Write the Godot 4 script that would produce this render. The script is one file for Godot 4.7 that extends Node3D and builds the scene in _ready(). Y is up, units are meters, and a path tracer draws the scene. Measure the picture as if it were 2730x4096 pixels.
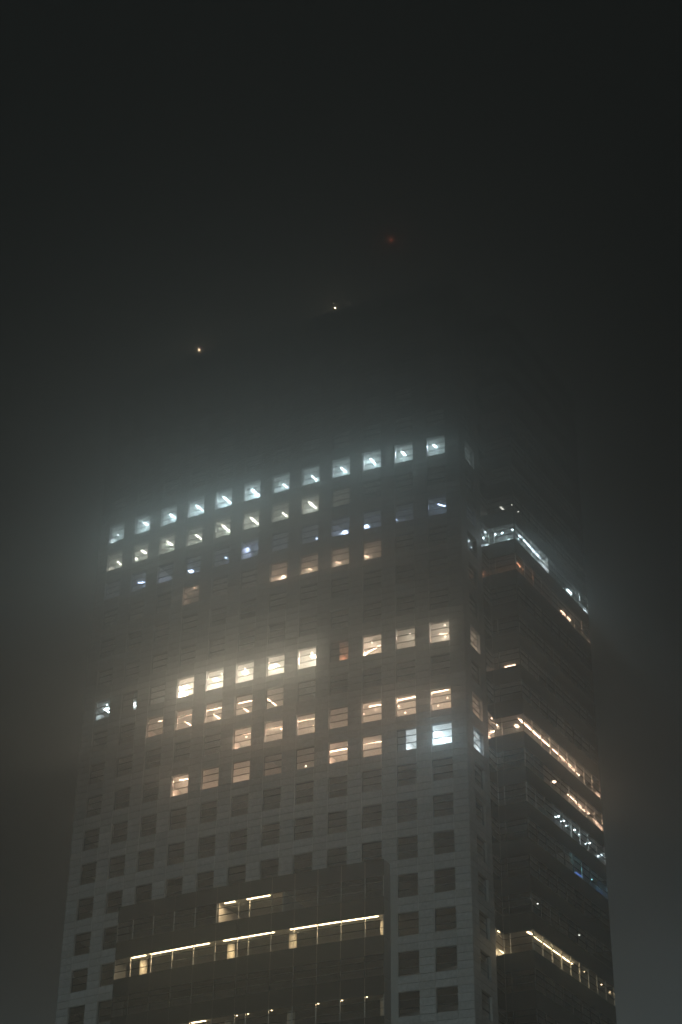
extends Node3D
# An office tower at night, its upper floors inside low cloud.

const W := 3.8678            # width of one window module, metres
const FH := 4.0              # storey height
const TOP_ROW := -5          # highest row of windows, under the roof
const LOW_ROW := 17          # lowest row built in full; row 0 is the uppermost lit floor
const K := 0.0021622         # the front is gently convex: z = -K u^2
const GY := 124.726          # height of the centre of row 0 above the ground
const HALF := 24.0           # half the width of the front
const BAY_D := 1.5           # how far the glazed bay stands out from the front
const BAY_U := 15.5
const BAY_ROW := 13          # top storey of the front bay
const SIDE_Z := -4.33        # centre of the window column on the side wall

const WINDOW_LAMPS := [
	["dot",0,1,"cold",-22.74,-3.40,-22.74,-3.40], ["bar",0,2,"cold",-18.33,-2.02,-18.23,-3.10], ["bar",0,3,"cold",-14.46,-2.04,-14.36,-3.10], ["bar",0,4,"cold",-10.59,-1.55,-10.49,-3.10],
	["bar",0,5,"cold",-6.72,-1.42,-6.62,-3.10], ["bar",0,6,"cold",-2.85,-1.36,-2.75,-3.10], ["bar",0,7,"cold",1.01,-2.23,1.11,-3.10], ["bar",0,8,"cold",4.88,-2.19,4.98,-3.10],
	["bar",0,9,"cold",8.75,-2.07,8.85,-3.10], ["bar",0,10,"cold",12.62,-1.75,12.72,-3.10], ["bar",0,11,"cold",16.49,-2.13,16.59,-3.10], ["bar",0,12,"cold",20.35,-2.33,20.45,-3.10],
	["bar",1,1,"neutral",-22.39,-3.21,-22.37,-3.90], ["bar",1,2,"neutral",-18.33,-2.10,-18.23,-3.10], ["bar",1,2,"neutral",-19.94,-3.24,-19.92,-3.74], ["bar",1,3,"neutral",-14.46,-1.75,-14.36,-3.10],
	["bar",1,4,"neutral",-10.59,-2.04,-10.49,-3.10], ["bar",1,5,"neutral",-6.72,-1.42,-6.62,-3.10], ["bar",1,6,"neutral",-2.85,-1.37,-2.75,-3.10], ["bar",1,7,"neutral",1.01,-2.28,1.11,-3.10],
	["bar",1,8,"neutral",4.88,-1.42,4.98,-3.10], ["panel",2,3,"blue",-15.13,-3.37,-15.13,-3.37], ["panel",2,4,"blue",-11.84,-3.40,-11.84,-3.40], ["dot",2,5,"blue",-6.58,-2.50,-6.58,-2.50],
	["dot",2,6,"blue",-2.77,-1.48,-2.77,-1.48], ["dot",2,6,"blue",-1.83,-1.52,-1.83,-1.52], ["dot",2,7,"blue",-0.48,-2.46,-0.48,-2.46], ["bar",2,2,"blue",-18.98,-2.94,-18.17,-3.23],
	["bar",2,9,"blue",7.54,-2.76,8.08,-2.56], ["panel",2,9,"blue",8.57,-3.55,8.57,-3.55], ["panel",2,10,"blue",11.34,-3.50,11.34,-3.50], ["dot",2,8,"blue",5.01,-3.38,5.01,-3.38],
	["dot",2,11,"blue",14.99,-3.69,14.99,-3.69], ["bar",2,12,"blue",20.62,-2.78,21.20,-3.54], ["dot",3,4,"warm",-9.81,-1.12,-9.81,-1.12], ["bar",3,7,"warm",0.76,-3.04,0.88,-3.43],
	["bar",3,8,"warm",4.22,-3.05,4.42,-3.52], ["bar",3,9,"warm",7.72,-3.01,8.01,-3.65], ["bar",3,10,"warm",11.23,-3.23,11.48,-3.84], ["dot",6,1,"cold",-21.67,-2.51,-21.67,-2.51],
	["bar",6,1,"cold",-22.64,-3.40,-21.91,-3.34], ["bar",6,1,"cold",-22.52,-3.74,-22.50,-4.21], ["bar",6,2,"cold",-18.52,-3.42,-18.48,-3.76], ["panel",6,4,"panel",-10.98,-2.56,-10.98,-2.56],
	["panel",6,5,"panel",-7.11,-2.51,-7.11,-2.51], ["panel",6,6,"panel",-3.27,-2.51,-3.27,-2.51], ["panel",6,7,"panel",0.62,-2.44,0.62,-2.44], ["dot",6,5,"panel",-5.79,-1.60,-5.79,-1.60],
	["dot",6,6,"panel",-2.81,-1.58,-2.81,-1.58], ["dot",6,7,"panel",0.22,-1.60,0.22,-1.60], ["bar",7,3,"warm",-14.08,-1.95,-13.58,-2.03], ["bar",7,4,"warm",-11.60,-1.97,-9.75,-2.02],
	["bar",7,4,"warm",-11.37,-3.25,-11.27,-4.44], ["bar",7,5,"warm",-7.77,-1.98,-5.89,-1.98], ["bar",7,5,"warm",-7.55,-3.08,-7.48,-4.31], ["bar",7,6,"warm",-3.71,-1.97,-1.99,-1.98],
	["bar",7,6,"warm",-3.80,-3.10,-3.69,-4.22], ["bar",7,7,"warm",-0.25,-2.39,-0.14,-4.19], ["bar",8,6,"warm",-3.58,-1.83,-1.96,-1.93], ["dot",8,6,"warm",-2.87,-2.61,-2.87,-2.61],
	["bar",8,7,"warm",-0.06,-1.86,1.97,-1.89], ["dot",8,7,"warm",1.50,-2.60,1.50,-2.60], ["bar",9,4,"warm",-10.69,-1.77,-9.64,-1.86], ["panel",6,8,"panel",5.41,-2.42,5.41,-2.42],
	["dot",6,8,"panel",5.65,-1.58,5.65,-1.58], ["dot",6,10,"panel",12.65,-2.32,12.65,-2.32], ["bar",6,10,"warm",11.0,-4.22,13.23,-3.29], ["dot",6,11,"panel",17.18,-2.35,17.18,-2.35],
	["dot",6,12,"panel",21.37,-2.26,21.37,-2.26], ["dot",6,12,"panel",20.41,-4.55,20.41,-4.55], ["bar",6,12,"warm",20.01,-3.79,21.00,-4.16], ["bar",8,8,"warm",4.07,-1.81,5.99,-1.88],
	["dot",8,8,"warm",5.05,-3.37,5.05,-3.37], ["bar",8,10,"warm",12.56,-1.81,13.91,-1.93], ["dot",8,10,"warm",11.25,-3.19,11.25,-3.19], ["bar",8,11,"warm",15.94,-1.83,17.97,-1.88],
	["dot",8,11,"warm",15.41,-3.14,15.41,-3.14], ["dot",8,11,"warm",15.40,-4.84,15.40,-4.84], ["bar",8,12,"warm",19.88,-1.80,21.78,-1.88], ["dot",8,12,"warm",19.26,-4.84,19.26,-4.84],
	["dot",8,12,"warm",20.88,-3.64,20.88,-3.64], ["dot",9,7,"warm",-1.64,-4.57,-1.64,-4.57], ["dot",9,8,"warm",3.58,-4.57,3.58,-4.57], ["bar",9,9,"warm",7.63,-2.48,9.59,-2.52],
	["bar",9,10,"warm",11.60,-2.24,13.65,-2.53], ["panel",9,12,"white",19.83,-3.28,19.83,-3.28], ["panel",9,12,"white",20.00,-4.88,20.00,-4.88],
]

# lamps of the side bay and of the front bay: kind, row, colour, x, z, x2, z2
const DEEP_LAMPS := [
	["bar", 9, 5, "warm", -6.7, -6.0, -5.0, -6.0], ["bar", 9, 6, "warm", -2.8, -6.0, -1.1, -6.0], ["bar", 8, 9, "warm", 8.8, -6.0, 10.4, -6.0], ["dot", 6, 9, "amber", 9.4, -4.4, 9.4, -4.4], ["dot", 6, 3, "neutral", -14.2, -5.2, -14.2, -5.2],
]
const BAY_LAMPS := [
	["dot", 2, "cold", 24.31, -10.64], ["dot", 2, "cold", 25.15, -10.67], ["dot", 2, "cold", 26.44, -10.55], ["dot", 2, "cold", 25.23, -12.44], ["dot", 2, "cold", 23.08, -10.59],
	["bar", 2, "white", 26.62, -11.93, 26.70, -12.5], ["bar", 2, "white", 26.74, -13.0, 26.80, -13.85], ["bar", 2, "white", 26.82, -14.0, 26.88, -16.2], ["bar", 2, "white", 26.90, -16.5, 26.97, -17.75],
	["bar", 2, "cold", 27.2, -25.9, 27.3, -27.2],
	["bar", 3, "warm", 27.05, -23.6, 27.10, -25.2], ["bar", 3, "warm", 27.12, -25.4, 27.2, -26.4],
	["bar", 3, "amber", 26.45, -11.3, 26.51, -12.3], ["dot", 3, "amber", 26.5, -12.97], ["bar", 3, "amber", 23.94, -12.83, 24.48, -12.7],
	["bar", 1, "dim", 24.78, -11.2, 24.89, -12.0], ["dot", 1, "dim", 26.18, -11.51], ["dot", 1, "dim", 26.24, -13.22],
	["bar", 6, "warm", 23.92, -12.8, 25.19, -12.85],
	["bar", 8, "warm", 26.30, -10.2, 26.36, -11.58], ["bar", 8, "warm", 26.40, -11.8, 26.46, -13.31], ["bar", 8, "warm", 26.50, -13.55, 26.57, -15.8], ["bar", 8, "warm", 26.60, -16.0, 26.68, -18.1],
	["bar", 8, "warm", 26.75, -18.8, 26.79, -20.56], ["bar", 8, "warm", 26.82, -20.75, 26.87, -22.39], ["bar", 8, "warm", 26.92, -22.6, 26.97, -24.18], ["bar", 8, "warm", 26.99, -24.4, 27.08, -26.6],
	["disc", 8, "warm", 25.39, -11.85], ["disc", 8, "warm", 23.32, -11.79], ["bar", 8, "warm", 23.28, -9.95, 23.42, -11.2],
	["disc", 9, "warm", 26.73, -18.72], ["bar", 9, "warm", 26.92, -22.4, 26.97, -24.1], ["bar", 9, "warm", 26.99, -24.35, 27.05, -26.6], ["bar", 9, "warm", 27.08, -26.85, 27.2, -28.5],
	["dot", 10, "cold", 27.01, -18.95], ["dot", 10, "cold", 26.61, -19.01], ["dot", 10, "cold", 27.07, -20.33], ["dot", 10, "cold", 26.64, -20.42], ["dot", 10, "cold", 26.72, -21.75],
	["dot", 10, "cold", 27.22, -23.19], ["dot", 10, "cold", 27.28, -24.58], ["dot", 10, "cold", 27.04, -27.3], ["dot", 10, "cold", 27.43, -27.37],
	["disc", 11, "cyan", 26.93, -20.88], ["bar", 11, "azure", 26.3, -25.2, 26.5, -27.0], ["dot", 11, "cyan", 27.16, -28.0],
	["dot", 13, "dim", 26.44, -11.12], ["dot", 13, "dim", 26.49, -12.7], ["dot", 13, "dim", 27.07, -23.11],
	["bar", 14, "straw", 26.44, -9.6, 26.58, -10.77], ["bar", 14, "straw", 26.60, -11.04, 26.65, -12.59], ["bar", 14, "straw", 26.69, -12.8, 26.80, -14.91], ["bar", 14, "straw", 26.81, -15.15, 26.91, -17.25],
	["bar", 14, "straw", 26.95, -17.5, 27.04, -19.59], ["bar", 14, "straw", 27.06, -19.8, 27.1, -20.4], ["dot", 14, "straw", 27.36, -23.3], ["dot", 14, "straw", 27.56, -27.9],
	["bar", 14, "straw", 23.24, -9.65, 23.47, -10.52], ["bar", 14, "straw", 23.5, -10.93, 23.62, -12.05], ["bar", 14, "straw", 20.85, -12.7, 21.0, -14.2], ["bar", 14, "straw", 21.02, -14.5, 21.2, -16.0],
]
const FRONT_LAMPS := [
	["bar", 14, "straw", -13.60, -11.86], ["bar", 14, "straw", -11.28, -8.45], ["bar", 14, "straw", -8.33, -5.80], ["bar", 14, "straw", -5.67, -4.11],
	["bar", 14, "straw", -2.44, -0.50], ["bar", 14, "straw", -0.35, 3.42], ["bar", 14, "straw", 5.23, 8.25], ["bar", 14, "straw", 8.40, 10.85], ["bar", 14, "straw", 11.0, 14.83],
	["bar", 13, "straw", -2.49, -1.26], ["bar", 13, "straw", 0.14, 2.81],
	["bar", 16, "straw", -5.73, -4.11], ["dot", 16, "glim", -0.51], ["dot", 16, "glim", 0.76], ["dot", 16, "glim", 3.38], ["dot", 16, "glim", 8.48], ["dot", 16, "glim", 11.03], ["dot", 16, "glim", 13.63],
]
const HUES := {   # colour of the light, strength of the light, strength of the glowing face
	"cold": [Color(0.88, 0.97, 1.0), 215.0, 34.0], "neutral": [Color(1.0, 0.985, 0.92), 85.0, 30.0], "blue": [Color(0.74, 0.84, 1.0), 26.0, 22.0], "warm": [Color(1.0, 0.82, 0.69), 40.0, 10.0],
	"panel": [Color(1.0, 0.90, 0.80), 48.0, 10.0], "white": [Color(0.87, 0.95, 1.0), 150.0, 10.0], "straw": [Color(1.0, 0.88, 0.68), 9.0, 10.0], "amber": [Color(1.0, 0.68, 0.5), 16.0, 5.0], "dim": [Color(0.95, 0.95, 0.9), 1.5, 4.0],
	"cyan": [Color(0.6, 0.95, 1.0), 14.0, 4.0], "azure": [Color(0.42, 0.6, 1.0), 9.0, 0.8], "glim": [Color(1.0, 0.88, 0.68), 2.0, 7.0],
}
const HUE_WORDS := {"cold": "cold white", "neutral": "white", "blue": "bluish white", "warm": "warm white", "panel": "warm white", "white": "bright white", "straw": "yellowish white", "amber": "amber", "dim": "faint white", "cyan": "cyan", "azure": "deep blue", "glim": "tiny yellowish"}
const NTH := ["first", "second", "third", "fourth", "fifth", "sixth", "seventh", "eighth", "ninth", "tenth", "eleventh", "twelfth"]

var M := {}
var boxes := {}
var taken := {}
var tower: Node3D

func yc(r: int) -> float: return GY - FH * r
func front(u: float) -> Vector3: return Vector3(u, 0.0, -K * u * u)
func turn(u: float) -> Basis: return Basis(Vector3.UP, atan(2.0 * K * u))
func frame_at(u: float, y: float, off := 0.0) -> Transform3D:
	var b := turn(u)
	return Transform3D(b, front(u) + Vector3(0, y, 0) + b.z * off)
func col_u(c: int) -> float: return (c - 6.5) * W
func side_x(z: float) -> float: return 27.2 + (-9.2 - z) * 0.0644   # the long face of the side bay leans outwards

# ---------------------------------------------------------------- mesh helpers
func mb() -> SurfaceTool:
	var st := SurfaceTool.new()
	st.begin(Mesh.PRIMITIVE_TRIANGLES)
	return st
func quad(st: SurfaceTool, a: Vector3, b: Vector3, c: Vector3, d: Vector3) -> void:
	var n := (c - a).cross(b - a).normalized()
	for v in [a, b, c, a, c, d]:
		st.set_normal(n)
		st.add_vertex(v)
func bx(st: SurfaceTool, t: Transform3D, lo: Vector3, hi: Vector3) -> void:
	var p := []
	for i in 8:
		p.append(t * Vector3(hi.x if i & 1 else lo.x, hi.y if i & 2 else lo.y, hi.z if i & 4 else lo.z))
	quad(st, p[4], p[6], p[7], p[5])
	quad(st, p[1], p[3], p[2], p[0])
	quad(st, p[0], p[2], p[6], p[4])
	quad(st, p[5], p[7], p[3], p[1])
	quad(st, p[6], p[2], p[3], p[7])
	quad(st, p[0], p[4], p[5], p[1])
func prism(st: SurfaceTool, pts: Array, y0: float, y1: float) -> void:   # a convex outline (x, z), any winding
	var n := pts.size()
	for i in n:
		var a: Vector2 = pts[i]
		var b: Vector2 = pts[(i + 1) % n]
		quad(st, Vector3(a.x, y0, a.y), Vector3(a.x, y1, a.y), Vector3(b.x, y1, b.y), Vector3(b.x, y0, b.y))
	for i in range(1, n - 1):
		for y in [y0, y1]:
			st.set_normal(Vector3.UP if y == y1 else Vector3.DOWN)
			for q in [pts[0], pts[i], pts[i + 1]]:
				st.add_vertex(Vector3(q.x, y, q.y))
func tube(st: SurfaceTool, a: Vector3, b: Vector3, r0: float, r1: float, n := 10) -> void:
	var d := (b - a).normalized()
	var x := d.cross(Vector3(0.3, 0.1, 0.9)).normalized()
	var y := d.cross(x)
	for i in n:
		var s := x * cos(TAU * i / n) + y * sin(TAU * i / n)
		var t := x * cos(TAU * (i + 1) / n) + y * sin(TAU * (i + 1) / n)
		quad(st, a + s * r0, a + t * r0, b + t * r1, b + s * r1)
		quad(st, a, a + t * r0, a + s * r0, a)
		quad(st, b, b + s * r1, b + t * r1, b)
func box_mesh(size: Vector3) -> BoxMesh:
	var key := "%.3f %.3f %.3f" % [size.x, size.y, size.z]
	if not boxes.has(key):
		var m := BoxMesh.new()
		m.size = size
		boxes[key] = m
	return boxes[key]
func sheet_mesh(size: Vector3) -> QuadMesh:
	var key := "sheet %.3f %.3f" % [size.x, size.y]
	if not boxes.has(key):
		var m := QuadMesh.new()
		m.size = Vector2(size.x, size.y)
		boxes[key] = m
	return boxes[key]
func put(called: String, mesh: Mesh, mat: Material, parent: Node, t := Transform3D.IDENTITY) -> MeshInstance3D:
	var o := MeshInstance3D.new()
	o.name = called
	o.mesh = mesh
	o.material_override = mat
	o.transform = t
	parent.add_child(o, true)
	return o
func build(called: String, st: SurfaceTool, mat: Material, parent: Node, t := Transform3D.IDENTITY) -> MeshInstance3D:
	return put(called, st.commit(), mat, parent, t)
func numbered(called: String) -> String:
	taken[called] = taken.get(called, -1) + 1
	return called if taken[called] == 0 else "%s_%03d" % [called, taken[called]]
func thing(called: String, label: String, category: String, at := Vector3.ZERO, group := "", kind := "") -> Node3D:
	var o := Node3D.new()
	o.name = numbered(called)
	add_child(o)
	o.position = at
	tag(o, label, category, group, kind)
	return o
func tag(o: Node, label: String, category: String, group := "", kind := "") -> void:
	o.set_meta("label", label)
	o.set_meta("category", category)
	if group: o.set_meta("group", group)
	if kind: o.set_meta("kind", kind)

# ---------------------------------------------------------------- materials
func srgb(r: float, g: float, b: float) -> Color: return Color(r, g, b).linear_to_srgb()
func plain(c: Color, rough := 0.7, metal := 0.0) -> StandardMaterial3D:
	var m := StandardMaterial3D.new()
	m.albedo_color = c
	m.roughness = rough
	m.metallic = metal
	return m
func noise_tex(sd: int, freq: float, lo: float, hi: float, size := 512) -> NoiseTexture2D:
	var n := FastNoiseLite.new()
	n.seed = sd
	n.frequency = freq
	n.fractal_octaves = 5
	var g := Gradient.new()
	g.set_color(0, Color(lo, lo, lo))
	g.set_color(1, Color(hi, hi, hi))
	var t := NoiseTexture2D.new()
	t.width = size
	t.height = size
	t.seamless = true
	t.noise = n
	t.color_ramp = g
	return t
func glow(hue: String) -> StandardMaterial3D:
	var key := "glow_" + hue
	if not M.has(key):
		var m := plain(Color(0.9, 0.9, 0.9), 0.5)
		m.emission_enabled = true
		m.emission = HUES[hue][0]
		m.emission_energy_multiplier = HUES[hue][2]
		M[key] = m
	return M[key]
func materials() -> void:
	var grain := noise_tex(3, 0.012, 0.80, 1.0)
	for i in 4:
		var v: float = [0.38, 0.41, 0.44, 0.40][i]
		var m := plain(srgb(v, v * [0.99, 0.985, 1.0, 1.01][i], v * [0.97, 0.965, 0.99, 1.01][i]), 0.78)
		m.albedo_texture = grain
		m.uv1_triplanar = true
		m.uv1_world_triplanar = true
		m.uv1_scale = Vector3.ONE * [0.35, 0.41, 0.29, 0.37][i]
		M["stone%d" % i] = m
	M.concrete = plain(srgb(0.30, 0.30, 0.29), 0.9)
	M.ceiling = plain(srgb(0.80, 0.79, 0.77), 0.85)
	M.bounce_floor = plain(srgb(0.55, 0.53, 0.50), 0.95)  # pale floor tone, chosen to bounce more lamp light onto lit ceilings
	M.dim_bounce_floor = plain(srgb(0.24, 0.24, 0.25), 0.95)  # dark floor tone, chosen to cut the light bounced onto ceilings
	M.inside = plain(srgb(0.52, 0.49, 0.46), 0.85)
	M.cream = plain(srgb(0.50, 0.46, 0.39), 0.7)
	M.alu = plain(srgb(0.06, 0.065, 0.07), 0.45, 0.4)
	M.mullion = plain(srgb(0.42, 0.41, 0.38), 0.5)
	M.spandrel = plain(srgb(0.022, 0.026, 0.028), 0.16)
	M.bay_stone = plain(srgb(0.16, 0.165, 0.17), 0.5)
	M.housing = plain(srgb(0.5, 0.5, 0.5), 0.5)
	M.cloth = plain(srgb(0.30, 0.31, 0.34), 0.9)
	M.blind = plain(srgb(0.30, 0.28, 0.26), 0.9)
	M.asphalt = plain(srgb(0.05, 0.05, 0.052), 0.9)
	M.asphalt.albedo_texture = noise_tex(9, 0.05, 0.7, 1.0)
	M.asphalt.uv1_triplanar = true
	M.asphalt.uv1_world_triplanar = true
	M.asphalt.uv1_scale = Vector3.ONE * 0.2
	var g := plain(Color(0.09, 0.12, 0.13, 0.15), 0.03)
	g.transparency = BaseMaterial3D.TRANSPARENCY_ALPHA
	M.glass = g

# ---------------------------------------------------------------- lamps
func lamp(kind: String, hue: String, a: Vector3, b: Vector3, label: String, group: String, extra := 1.0) -> void:
	# a (and b): on the ceiling. The glowing face hangs just under its housing, its light just under that.
	var mid := (a + b) * 0.5
	var o: Node3D
	if kind == "bar":
		o = thing("linear_lamp", label, "lamp", mid, group)
		var d := b - a
		var t := Transform3D(Basis(Vector3.UP, atan2(-d.z, d.x)), Vector3.ZERO)
		var n := d.length()
		var wd := 0.20 if group.ends_with("bay") else 0.13
		put("housing", box_mesh(Vector3(n, 0.05, wd)), M.housing, o, t.translated_local(Vector3(0, -0.025, 0)))
		put("diffuser", box_mesh(Vector3(n - 0.03, 0.045, wd - 0.02)), glow(hue), o, t.translated_local(Vector3(0, -0.0735, 0)))
	elif kind == "panel":
		o = thing("panel_lamp", label, "lamp", mid, group)
		if hue == "blue":
			put("housing", box_mesh(Vector3(0.62, 0.05, 0.62)), M.housing, o, Transform3D(Basis.IDENTITY, Vector3(0, -0.025, 0)))
			for k in 3:
				put("tube", box_mesh(Vector3(0.10, 0.04, 0.56)), glow(hue), o, Transform3D(Basis.IDENTITY, Vector3(-0.2 + 0.2 * k, -0.071, 0)))
		else:
			put("housing", box_mesh(Vector3(0.66, 0.03, 0.66)), M.housing, o, Transform3D(Basis.IDENTITY, Vector3(0, -0.015, 0)))
			put("diffuser", box_mesh(Vector3(0.60, 0.02, 0.60)), glow(hue), o, Transform3D(Basis.IDENTITY, Vector3(0, -0.041, 0)))
	else:
		var r := 0.30 if kind == "disc" else 0.085
		o = thing("round_lamp" if kind == "disc" else "downlight_lamp", label, "lamp", mid, group)
		var st := mb()
		tube(st, Vector3.ZERO, Vector3(0, -0.04, 0), r + 0.02, r + 0.02, 14)
		build("housing", st, M.housing, o)
		st = mb()
		tube(st, Vector3(0, -0.0405, 0), Vector3(0, -0.09, 0), r, r * 0.8, 8)
		build("diffuser", st, glow(hue), o)
	var l := AreaLight3D.new()
	l.name = "lamp_light"
	l.light_color = HUES[hue][0]
	var share := 1.0
	if kind == "dot": share = 0.3
	elif kind == "bar": share = clampf((b - a).length() / 1.7, 0.3, 1.6)
	l.light_energy = HUES[hue][1] * share * extra
	l.area_size = Vector2((b - a).length() - 0.03, 0.11) if kind == "bar" else Vector2(0.56, 0.56) if kind == "panel" else Vector2(0.4, 0.4) if kind == "disc" else Vector2(0.12, 0.12)
	l.area_range = 40.0
	l.area_attenuation = 2.0
	l.shadow_enabled = true
	l.transform = Transform3D(Basis(Vector3.UP, atan2(a.z - b.z, b.x - a.x)) * Basis(Vector3.RIGHT, -PI / 2), Vector3(0, -0.10, 0))
	o.add_child(l)

func _ready() -> void:
	# ------------------------------------------------------------ camera
	var cam := Camera3D.new()
	cam.name = "camera"
	cam.fov = 29.98
	cam.near = 0.1
	cam.far = 2000.0
	cam.transform = Transform3D(Basis(Vector3(0.893029, 0.009301, -0.449904), Vector3(0.235068, 0.842893, 0.48402), Vector3(0.383723, -0.538002, 0.750541)), Vector3(93.114, 1.7, 162.851))
	add_child(cam)
	cam.current = true
	# ------------------------------------------------------------ sky, night air, city glow
	var sky := ProceduralSkyMaterial.new()
	sky.sky_top_color = Color(0.49, 0.465, 0.43)
	sky.sky_horizon_color = Color(0.195, 0.232, 0.245)
	sky.sky_curve = 2.0
	sky.ground_horizon_color = Color(0.2, 0.215, 0.22)
	sky.ground_bottom_color = Color(0.12, 0.12, 0.12)
	var env := Environment.new()
	env.background_mode = Environment.BG_SKY
	env.sky = Sky.new()
	env.sky.sky_material = sky
	env.tonemap_mode = Environment.TONE_MAPPER_LINEAR
	env.tonemap_exposure = 1.12
	env.volumetric_fog_enabled = true
	env.volumetric_fog_density = 0.0014
	env.volumetric_fog_albedo = Color(0.935, 1.0, 1.0)
	env.volumetric_fog_anisotropy = 0.75
	env.sdfgi_enabled = true
	env.ssao_enabled = true
	env.ssil_enabled = true
	var we := WorldEnvironment.new()
	we.name = "world_environment"
	we.environment = env
	add_child(we)
	var sun := DirectionalLight3D.new()
	sun.name = "city_glow"
	sun.light_color = Color(0.87, 0.97, 0.985)
	sun.light_energy = 0.16
	sun.light_angular_distance = 20.0
	sun.shadow_enabled = true
	sun.rotation_degrees = Vector3(-4, 18, 0)
	add_child(sun)

	materials()
	var gst := mb()
	bx(gst, Transform3D.IDENTITY, Vector3(-220, -1.0, -200), Vector3(240, 0, 190))
	var ground := build("ground", gst, M.asphalt, self)
	ground.set_meta("kind", "structure")
	low_cloud()
	make_tower()
	make_lamps()
	furnish()

func low_cloud() -> void:
	# the cloud thickens upwards, layer on layer
	var base := [86.0, 104.0, 126.0, 174.0]
	var density := [0.012, 0.023, 0.044]
	for i in 3:
		var f := FogVolume.new()
		f.name = numbered("low_cloud")
		f.shape = RenderingServer.FOG_VOLUME_SHAPE_BOX
		f.size = Vector3(330 - 6 * i, base[i + 1] - base[i] - 0.02, 340 - 6 * i)
		f.position = Vector3(30, (base[i + 1] + base[i]) * 0.5, 48)
		var m := FogMaterial.new()
		m.albedo = Color(0.93, 0.985, 0.975)
		m.density = density[i]
		f.material = m
		add_child(f)
		tag(f, "grey low cloud swallowing the upper storeys of the tower", "cloud", "layers of low cloud", "stuff")

# ---------------------------------------------------------------- the tower
func hidden_by_bay(r: int, u: float) -> bool: return r >= BAY_ROW and absf(u) < BAY_U

func outline(off: float, u0: float, u1: float, back: float) -> Array:   # strips of the plan between the curved front and a straight back
	var out := []
	var n := maxi(1, roundi((u1 - u0) / W))
	for i in n:
		var a := u0 + (u1 - u0) * i / n
		var b := u0 + (u1 - u0) * (i + 1) / n
		out.append([Vector2(a, -K * a * a + off), Vector2(b, -K * b * b + off), Vector2(b, back), Vector2(a, back)])
	return out

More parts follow.
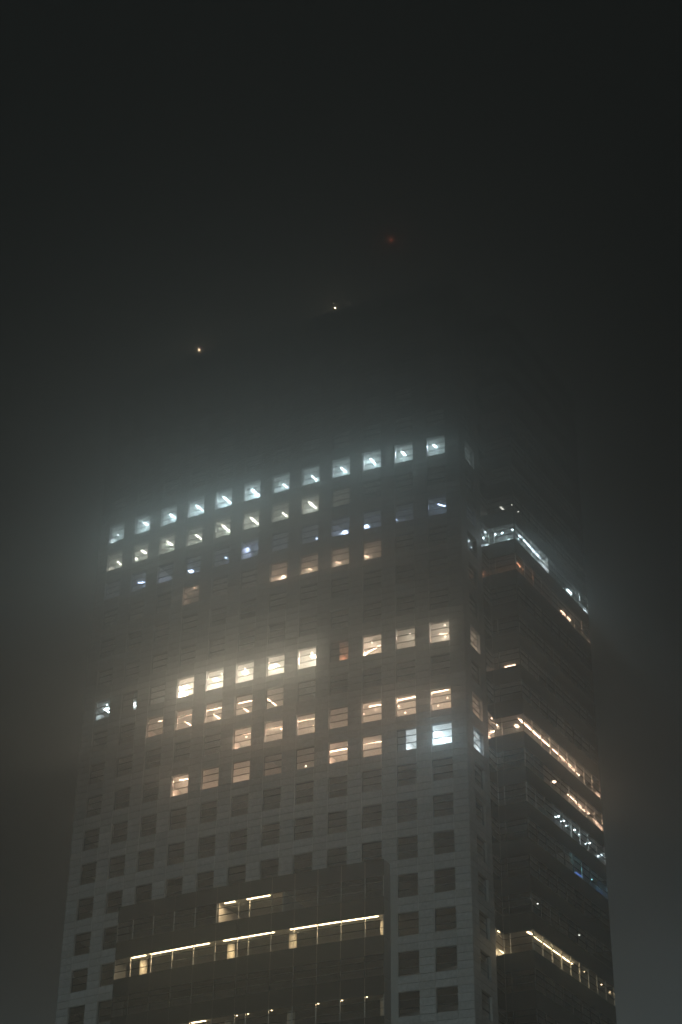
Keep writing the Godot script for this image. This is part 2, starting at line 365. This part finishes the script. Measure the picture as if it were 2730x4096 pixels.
func make_tower() -> void:
	tower = thing("office_tower", "tall office tower of grey stone panels with square windows and dark glazed bays", "building")
	var rng := RandomNumberGenerator.new()
	rng.seed = 41
	var wall := mb()
	var rest := mb()
	var panels := []       # [transform, size] of every stone panel, the lowest first
	var side := Basis(Vector3.UP, PI / 2)
	for r in range(LOW_ROW, TOP_ROW - 1, -1):
		var y := yc(r)
		# backing wall: piers beside the windows, spandrel under them
		for c in range(1, 13):
			var u := col_u(c)
			if hidden_by_bay(r, u): continue
			var t := frame_at(u, y)
			var e0 := -W / 2 - (0.8 if c == 1 else 0.0)
			var e1 := W / 2 + (0.72 if c == 12 else 0.0)
			bx(wall, t, Vector3(e0, -1.21, -0.45), Vector3(-1.11, 1.21, -0.10))
			bx(wall, t, Vector3(1.11, -1.21, -0.45), Vector3(e1, 1.21, -0.10))
			bx(wall, t, Vector3(e0, -2.79, -0.45), Vector3(e1, -1.21, -0.10))
			for k in 2:
				panels.append([t * Transform3D(Basis.IDENTITY, Vector3(0, -2.395 + 0.79 * k, -0.045)), Vector3(2.19, 0.755, 0.09), r, u])
		for i in 13:
			var u := (i - 6) * W
			var wd := 2.0 * (W / 2 - 1.11)
			if i == 0: u = -23.19; wd = 1.62
			if i == 12: u = 23.19; wd = 1.62
			if hidden_by_bay(r, u): continue
			var t := frame_at(u, y)
			for k in 5:
				var h: float = 0.79 if k < 2 else 2.42 / 3
				var py: float = -2.395 + 0.79 * k if k < 2 else -1.21 + 2.42 / 3 * (k - 1.5)
				panels.append([t * Transform3D(Basis.IDENTITY, Vector3(0, py, -0.045)), Vector3(wd - 0.035, h - 0.035, 0.09), r, u])
		# the narrow stone return on the side
		var ts := Transform3D(side, Vector3(HALF, y, SIDE_Z))
		bx(wall, ts, Vector3(-2.9, -1.21, -0.45), Vector3(-1.27, 1.21, -0.10))
		bx(wall, ts, Vector3(1.27, -1.21, -0.45), Vector3(2.73, 1.21, -0.10))
		bx(wall, ts, Vector3(-2.9, -2.79, -0.45), Vector3(2.73, -1.21, -0.10))
		for q in [[-2.98, -1.27], [1.27, 2.73], [-1.27, 1.27]]:
			for k in (2 if q[0] == -1.27 else 5):
				var h: float = 0.79 if k < 2 else 2.42 / 3
				var py: float = -2.395 + 0.79 * k if k < 2 else -1.21 + 2.42 / 3 * (k - 1.5)
				panels.append([ts * Transform3D(Basis.IDENTITY, Vector3((q[0] + q[1]) / 2, py, -0.045)), Vector3(q[1] - q[0] - 0.035, h - 0.035, 0.09), r, 30.0])
	var ytop := yc(TOP_ROW) + 1.21
	for q in outline(-0.1, -HALF, HALF, -0.5 - 1.3): prism(wall, q, ytop, ytop + 1.9)
	# plain side, back and lower walls
	bx(wall, Transform3D.IDENTITY, Vector3(-24.0, 53.9, -38.0), Vector3(-23.6, ytop + 1.9, -1.75))
	bx(wall, Transform3D.IDENTITY, Vector3(-24.0, 53.9, -38.4), Vector3(24.0, ytop + 1.9, -38.0))
	bx(wall, Transform3D.IDENTITY, Vector3(23.6, 53.9, -38.0), Vector3(24.0, ytop + 1.9, -29.3))
	bx(wall, Transform3D.IDENTITY, Vector3(23.6, ytop, -29.3), Vector3(23.99, ytop + 1.9, -1.85))
	build("wall", wall, M.concrete, tower)
	var low := mb()
	for q in outline(0.0, -HALF, HALF, -38.4): prism(low, q, -0.4, 53.9)
	build("lower_wall", low, M.stone0, tower)
	# stone panels: the 300 that show largest one by one, the rest joined
	var shown := 0
	for p in panels:
		var near: bool = p[2] <= 16 or p[3] > 10.0
		if shown < 300 and near and not (p[3] == 30.0 and p[2] < 12) and not (p[2] >= 16 and p[3] < -10.0):
			put("stone_panel", box_mesh(p[1]), M["stone%d" % rng.randi_range(0, 3)], tower, p[0])
			shown += 1
		else:
			var s: Vector3 = p[1] / 2
			var v := rng.randf_range(0.86, 1.06)
			rest.set_color(Color(v, v * rng.randf_range(0.985, 1.01), v * rng.randf_range(0.97, 1.02)))
			bx(rest, p[0], -s, s)
	var cm: StandardMaterial3D = M.stone1.duplicate()
	cm.vertex_color_use_as_albedo = true
	var cl := build("stone_cladding", rest, cm, tower)
	cl.set_meta("kind", "stuff")
	make_windows()
	make_floors()
	make_front_bay()
	make_side_bay()

func window_meshes(w: float, h: float) -> Array:
	var st := mb()
	var t := Transform3D.IDENTITY
	bx(st, t, Vector3(-w, -h, -0.05), Vector3(-w + 0.06, h, 0.05))
	bx(st, t, Vector3(w - 0.06, -h, -0.05), Vector3(w, h, 0.05))
	bx(st, t, Vector3(-w + 0.06, h - 0.06, -0.05), Vector3(w - 0.06, h, 0.05))
	bx(st, t, Vector3(-w + 0.06, -h, -0.05), Vector3(w - 0.06, -h + 0.06, 0.05))
	return [st.commit()]

func add_window(fm: Mesh, w: float, t: Transform3D) -> void:
	var o := put("window", fm, M.alu, tower, t)
	var e := [-1.15, -0.36, 0.46, 1.15]
	for k in 3:
		put("pane", sheet_mesh(Vector3(2 * w - 0.12, e[k + 1] - e[k] - 0.06, 0.012)), M.glass, o, Transform3D(Basis.IDENTITY, Vector3(0, (e[k] + e[k + 1]) / 2, 0)))
	for k in [1, 2]:
		put("transom", box_mesh(Vector3(2 * w - 0.12, 0.07, 0.09)), M.alu, o, Transform3D(Basis.IDENTITY, Vector3(0, e[k], 0)))

func make_windows() -> void:
	var fm: Mesh = window_meshes(1.11, 1.21)[0]
	var fs: Mesh = window_meshes(1.27, 1.21)[0]
	for r in range(TOP_ROW, LOW_ROW + 1):
		for c in range(1, 13):
			if not hidden_by_bay(r, col_u(c)):
				add_window(fm, 1.11, frame_at(col_u(c), yc(r), -0.27))
		add_window(fs, 1.27, Transform3D(Basis(Vector3.UP, PI / 2), Vector3(HALF - 0.27, yc(r), SIDE_Z)))

# per row, column boundaries where a partition is added to stop lamp light spreading
const ADDED_PARTITIONS := {0: [], 1: [9.18], 2: [2.18, 5.18, 8.18, 10.82], 3: [3.0, 5.82, 10.18], 6: [1.18, 2.18, 3.0, 8.18, 8.82], 7: [1.82, 7.18], 8: [4.82], 9: [2.82, 6.18, 7.82, 10.18], 13: [5.2, 7.14], 14: [], 16: []}
func make_floors() -> void:
	for r in range(TOP_ROW, LOW_ROW + 1):
		var y := yc(r)
		var st := mb()
		for q in outline(-0.46, -23.59, 23.53, -37.99): prism(st, q, y + 1.41, y + 2.25)
		var b := mb()
		prism(b, [Vector2(23.6, -9.32), Vector2(27.05, -9.32), Vector2(side_x(-29.1) - 0.15, -29.1), Vector2(23.6, -29.1)], y + 0.80, y + 2.55)
		build("bay_slab", b, M.ceiling, tower)
		build("floor_slab", st, M.ceiling, tower)
		var fl := mb()
		for q in outline(-0.47, -23.5, 23.5, -7.04): prism(fl, q, y + 2.252, y + 2.27)
		build("bounce_floor", fl, M.bounce_floor if r + 1 in [2, 3, 6, 7, 8, 9, 13, 14] else M.dim_bounce_floor, tower)  # unseen added floor layer, its tone picked by row to steer ceiling brightness
		if r < TOP_ROW: continue
		# inner walls, with the partitions added to hold back lamp light
		var w := mb()
		var y0 := y - 1.75
		var y1 := y + 1.41
		bx(w, Transform3D.IDENTITY, Vector3(-23.55, y0, -7.2), Vector3(23.5, y1, -7.05))
		bx(w, Transform3D.IDENTITY, Vector3(18.9, y0, -37.9), Vector3(19.05, y1, -7.2))
		for i in ADDED_PARTITIONS.get(r, [12.0]):
			if i > 0 and i < 12:
				var u: float = (i - 6) * W
				bx(w, Transform3D.IDENTITY, Vector3(u - 0.06, y0, -7.05), Vector3(u + 0.06, y + 0.79 if r >= BAY_ROW else y1, -K * u * u + (BAY_D - 0.15 if r >= BAY_ROW else -0.46)))
		var cut: float = {2: -18.2, 3: -19.0, 9: -13.8, 10: -15.7, 11: -19.6}.get(r, 0.0)  # cross walls added between the lit and dark lengths of the side bay
		if cut < 0.0:
			bx(w, Transform3D.IDENTITY, Vector3(19.05, y0, cut - 0.1), Vector3(side_x(cut) - 0.12, y + 0.80, cut))
		build("inner_wall", w, M.inside, tower)
	# roof edge
	var rf := mb()
	for q in outline(0.02, -HALF - 0.02, HALF + 0.02, -1.9): prism(rf, q, 147.85, 148.0)
	build("coping", rf, M.stone2, tower)

func ribbon(parent: Node3D, t: Transform3D, w: float, single: bool, joined: Array) -> void:
	# one bay panel between two mullions: three panes and two transoms over a height of 2.15 m; t sits at mid width on the row's centre height
	var e := [-1.40, -0.62, 0.16, 0.75]
	for k in 3:
		var pt := t * Transform3D(Basis.IDENTITY, Vector3(0, (e[k] + e[k + 1]) / 2, -0.04))
		var size := Vector3(w - 0.06, e[k + 1] - e[k] - 0.04, 0.012)
		if single: put("pane", sheet_mesh(size), M.glass, parent, pt)
		else: quad(joined[0], pt * Vector3(-size.x / 2, -size.y / 2, 0), pt * Vector3(-size.x / 2, size.y / 2, 0), pt * Vector3(size.x / 2, size.y / 2, 0), pt * Vector3(size.x / 2, -size.y / 2, 0))
	for k in 4:
		var tt := t * Transform3D(Basis.IDENTITY, Vector3(0, e[k], -0.03))
		var size := Vector3(w - 0.06, 0.055, 0.09)
		if single and k in [1, 2]: put("transom", box_mesh(size), M.alu, parent, tt)
		else: bx(joined[1], tt, -size / 2, size / 2)

func mullion(parent: Node3D, t: Transform3D, single: bool, joined: Array) -> void:
	var size := Vector3(0.06, 2.15, 0.12)
	var mt := t * Transform3D(Basis.IDENTITY, Vector3(0, -0.325, -0.04))
	if single: put("mullion", box_mesh(size), M.mullion, parent, mt)
	else: bx(joined[1], mt, -size / 2, size / 2)

func make_front_bay() -> void:
	var bay := Node3D.new()
	bay.name = "front_bay"
	tower.add_child(bay)
	bay.set_meta("label", "dark glazed bay with ribbon windows standing out from the lower front")
	var marks := [-BAY_U]
	for k in range(5, -1, -1): marks.append(-(0.635 + 2.565 * k))
	for k in 6: marks.append(0.635 + 2.565 * k)
	marks.append(BAY_U)
	var joined := [mb(), mb()]
	for r in range(BAY_ROW, LOW_ROW + 1):
		var y := yc(r)
		for i in marks.size() - 1:
			var u: float = (marks[i] + marks[i + 1]) / 2
			ribbon(bay, frame_at(u, y, BAY_D), marks[i + 1] - marks[i], r in [13, 14, 16], joined)
		for u in marks:
			var uu: float = clampf(u, -BAY_U + 0.07, BAY_U - 0.07)
			mullion(bay, frame_at(uu, y, BAY_D), r in [13, 14, 16], joined)
		# spandrel band above the ribbon, its inner slab, and the returns at both ends
		for i in marks.size() - 1:
			var u: float = (marks[i] + marks[i + 1]) / 2
			var sw: float = marks[i + 1] - marks[i] - 0.02
			put("spandrel_panel", box_mesh(Vector3(sw, 1.82 if r > BAY_ROW else 1.72, 0.05)), M.spandrel, bay, frame_at(u, y + 0.78 + (0.91 if r > BAY_ROW else 0.86), BAY_D - 0.025))
		var sl := mb()
		for q in outline(BAY_D - 0.12, -BAY_U + 0.1, BAY_U - 0.1, -0.6): prism(sl, q, y + 0.80, y + 2.5)
		build("slab", sl, M.ceiling, bay)
		for s in [-1, 1]:
			var rt := mb()
			bx(rt, Transform3D.IDENTITY, Vector3(s * BAY_U - 0.04, y - 1.43, -1.05), Vector3(s * BAY_U + 0.04, y + 2.5, -K * BAY_U * BAY_U + BAY_D - 0.1))
			build("side_panel", rt, M.bay_stone, bay)
	for r in [14, 16]:
		for u in [-12.95, -2.25, 4.85, 14.85]:
			var cs := mb()
			var at := front(u) + Vector3(0, yc(r), -0.15)
			tube(cs, at + Vector3(0, -1.74, 0), at + Vector3(0, 0.80, 0), 0.40, 0.40, 16)
			build("column", cs, M.cream, bay)
	var low := mb()
	for q in outline(BAY_D - 0.05, -BAY_U, BAY_U, -0.3): prism(low, q, -0.4, yc(LOW_ROW) - 1.43)
	build("lower_front", low, M.spandrel, bay)
	build("joined_glazing", joined[0], M.glass, bay).set_meta("kind", "stuff")
	build("joined_bars", joined[1], M.alu, bay).set_meta("kind", "stuff")

func make_side_bay() -> void:
	var bay := Node3D.new()
	bay.name = "side_bay"
	tower.add_child(bay)
	bay.set_meta("label", "dark glazed bay with ribbon windows standing out from the side")
	var joined := [mb(), mb()]
	var pts := [Vector2(24.0, -7.06), Vector2(24.0, -9.2), Vector2(24.7, -9.2), Vector2(27.2, -9.2)]
	for k in range(1, 10): pts.append(Vector2(side_x(-9.2 - 20.0 * k / 9), -9.2 - 20.0 * k / 9))
	for r in range(TOP_ROW, LOW_ROW + 1):
		var y := yc(r)
		var single := r in [2, 3, 8, 9, 10, 14]
		var band := mb()
		for i in pts.size() - 1:
			var a: Vector2 = pts[i]
			var b: Vector2 = pts[i + 1]
			var d := b - a
			var t := Transform3D(Basis(Vector3.UP, atan2(-d.y, d.x)), Vector3((a.x + b.x) / 2, y, (a.y + b.y) / 2))
			ribbon(bay, t, d.length(), single, joined)
			bx(band, t, Vector3(-d.length() / 2 + 0.01, 0.78, -0.05), Vector3(d.length() / 2 - 0.01, 2.59, 0.0))
		for i in range(0, pts.size()):
			var a: Vector2 = pts[i]
			var d: Vector2 = pts[mini(i + 1, pts.size() - 1)] - pts[maxi(0, mini(i, pts.size() - 2))]
			mullion(bay, Transform3D(Basis(Vector3.UP, atan2(-d.y, d.x)), Vector3(a.x, y, a.y)).translated_local(Vector3(0.035 if i == 3 else 0.0, 0, 0)), single, joined)
		bx(band, Transform3D.IDENTITY, Vector3(24.0, y - 1.41, -29.26), Vector3(pts[-1].x, y + 2.59, -29.2))
		build("spandrel_band", band, M.spandrel, bay)
	var low := mb()
	prism(low, [Vector2(23.9, -9.2), Vector2(27.2, -9.2), Vector2(pts[-1].x, -29.2), Vector2(23.9, -29.2)], -0.4, yc(LOW_ROW) - 1.42)
	build("lower_front", low, M.spandrel, bay)
	var cap := mb()
	prism(cap, [Vector2(23.9, -9.2), Vector2(27.2, -9.2), Vector2(pts[-1].x, -29.2), Vector2(23.9, -29.2)], yc(TOP_ROW) + 2.6, yc(TOP_ROW) + 2.9)
	build("cap", cap, M.spandrel, bay)
	build("joined_glazing", joined[0], M.glass, bay).set_meta("kind", "stuff")
	build("joined_bars", joined[1], M.alu, bay).set_meta("kind", "stuff")

# ---------------------------------------------------------------- lamps in the rooms
const FLOOR_WORDS := {0: "top lit floor", 1: "second lit floor", 2: "third lit floor", 3: "fourth lit floor", 6: "panel-lit floor", 7: "floor below panel-lit one", 8: "two floors below panel-lit one", 9: "three floors below panel-lit one"}
const SIDE_WORDS := {1: "faintly lit high floor", 2: "cold-lit top floor", 3: "amber-lit floor", 6: "floor with a lone lamp", 8: "longest warm-lit floor", 9: "half-lit warm floor", 10: "cold downlit floor", 11: "blue-lit floor", 13: "nearly dark low floor", 14: "lowest yellow-lit floor"}
const RIBBON_WORDS := {13: "short upper ribbon", 14: "full-width bright ribbon", 16: "dim lowest ribbon"}
func make_lamps() -> void:
	var used := {}
	var form := {"bar": "tube", "dot": "downlight", "panel": "square panel", "disc": "round lamp"}
	for a in WINDOW_LAMPS + DEEP_LAMPS:
		var y := yc(a[1]) + 1.41
		var label := "%s %s, %s, %s window from side-bay corner" % [HUE_WORDS[a[3]], form[a[0]], FLOOR_WORDS[a[1]], NTH[12 - a[2]]]
		used[label] = used.get(label, 0) + 1
		if used[label] > 1: label = ("another " if used[label] == 2 else "farther ") + label
		var share := 1.0
		if a[1] == 3: share = 4.0 if a[2] > 6 else 1.0
		if a[1] == 8: share = 1.3
		if a[1] == 9 and a[2] < 7: share = 2.4
		if a[1] == 6 and a[0] == "dot": share = 3.0
		if a[1] == 6 and a[0] == "panel": share = 5.5
		if a[1] == 6 and a[2] < 3: share = 0.06
		if a[1] == 6 and a[2] == 3: share = 0.3
		lamp(a[0], a[3], Vector3(a[4], y, a[5]), Vector3(a[6], y, a[7]), label, "ceiling lamps behind the square windows", share)
	for a in BAY_LAMPS:
		var y := yc(a[1]) + 0.80
		if a[3] < 23.6: y = yc(a[1]) + 1.41
		var p := Vector3(a[3], y, a[4])
		var q := p
		if a.size() > 5: q = Vector3(a[5], y, a[6])
		var key := "%s %s %d" % [HUE_WORDS[a[2]], form[a[0]], a[1]]
		used[key] = used.get(key, -1) + 1
		var label := "%s %s, %s of its row, %s of the side bay" % [HUE_WORDS[a[2]], form[a[0]], NTH[used[key]], SIDE_WORDS[a[1]]]
		lamp(a[0], a[2], p, q, label, "lamps in the side bay", 0.05 if a[1] == 10 else 0.25 if a[2] == "warm" else 0.14 if a[2] in ["warm", "cold", "white"] else 0.6)
	for a in FRONT_LAMPS:
		var y := yc(a[1]) + 0.80
		var u0: float = a[3]
		var u1: float = a[4] if a.size() > 4 else a[3]
		var p := front(u0) + Vector3(0, y, BAY_D - 0.34)
		var q := front(u1) + Vector3(0, y, BAY_D - 0.34)
		var key := "%s %s %d front" % [HUE_WORDS[a[2]], form[a[0]], a[1]]
		used[key] = used.get(key, -1) + 1
		lamp(a[0], a[2], p, q, "%s %s, %s of its row, %s of the front bay" % [HUE_WORDS[a[2]], form[a[0]], NTH[used[key]], RIBBON_WORDS[a[1]]], "lamps in the front bay")
	# lamps on the roof edge and the beacon on its mast
	for q in [[Vector3(-13.02, 146.975, -4.0), "pale lamp on a thin roof pole standing away from the mast"], [Vector3(6.64, 146.975, -4.0), "pale lamp on a thin roof pole nearer to the mast"]]:
		var o := thing("roof_lamp", q[1], "lamp", q[0], "lamps on the roof")
		var st := mb()
		tube(st, Vector3.ZERO, Vector3(0, 4.85, 0), 0.05, 0.04)
		build("pole", st, M.housing, o)
		st = mb()
		tube(st, Vector3(0, 4.852, 0), Vector3(0, 5.03, 0), 0.09, 0.07)
		roof_glow(build("globe", st, glow_roof(Color(1.0, 0.86, 0.7), 230.0), o), Color(1.0, 0.86, 0.7), Vector3(0, 4.94, 0))
	var m := thing("roof_mast", "slender roof mast with a small red beacon on top", "mast", Vector3(12.57, 146.98, -8.0))
	var ms := mb()
	tube(ms, Vector3.ZERO, Vector3(0, 16.7, 0), 0.14, 0.05)
	build("pole", ms, M.alu, m)
	ms = mb()
	tube(ms, Vector3(0, 16.702, 0), Vector3(0, 16.88, 0), 0.09, 0.07)
	roof_glow(build("beacon_lamp", ms, glow_roof(Color(1.0, 0.40, 0.26), 260.0), m), Color(1.0, 0.40, 0.26), Vector3(0, 16.85, 0))
func glow_roof(c: Color, e: float) -> StandardMaterial3D:
	var m := plain(Color(0.9, 0.9, 0.9))
	m.emission_enabled = true
	m.emission = c
	m.emission_energy_multiplier = e
	return m
func roof_glow(o: Node3D, c: Color, at: Vector3) -> void:
	var l := OmniLight3D.new()
	l.name = "lamp_light"
	l.light_color = c
	l.light_energy = 0.01
	l.light_size = 0.05
	l.omni_range = 20.0
	l.omni_attenuation = 2.0
	l.shadow_enabled = true
	l.position = at
	o.add_child(l)

# ---------------------------------------------------------------- what hangs or stands in the rooms
func furnish() -> void:
	for q in [[6, 2, -1.10, 0.35, "dark roller blind over most of a window with a green-white lamp"], [6, 9, -1.10, -0.10, "dark roller blind covering half of an orange-lit window"]]:
		var o := thing("roller_blind", q[4], "blind", (frame_at(col_u(q[1]), yc(q[0])) * Vector3((q[2] + q[3]) / 2, 1.2, -0.40)), "roller blinds")
		o.rotation.y = atan(2.0 * K * col_u(q[1]))
		var st := mb()
		tube(st, Vector3(-(q[3] - q[2]) / 2, -0.04, 0), Vector3((q[3] - q[2]) / 2, -0.04, 0), 0.035, 0.035)
		build("roller", st, M.housing, o)
		put("cloth", box_mesh(Vector3(q[3] - q[2], 2.34, 0.01)), M.blind, o, Transform3D(Basis.IDENTITY, Vector3(0, -1.19, 0.03)))
	var o := thing("curtain", "grey-blue curtain drawn over half of the window beside the brightest white one", "curtain", frame_at(col_u(11), yc(9)) * Vector3(-0.62, 1.2, -0.42))
	o.rotation.y = atan(2.0 * K * col_u(11))
	var cst := mb()
	for k in 14:   # folds
		var x0 := -0.48 + 0.96 * k / 14
		var x1 := -0.48 + 0.96 * (k + 1) / 14
		var z0 := 0.03 * (k % 2)
		var z1 := 0.03 * ((k + 1) % 2)
		quad(cst, Vector3(x0, -2.3, z0), Vector3(x0, -0.03, z0), Vector3(x1, -0.03, z1), Vector3(x1, -2.3, z1))
	build("cloth", cst, M.cloth, o)
	var rod := mb()
	tube(rod, Vector3(-0.5, -0.015, 0.015), Vector3(1.6, -0.015, 0.015), 0.015, 0.015, 8)
	build("rod", rod, M.housing, o)
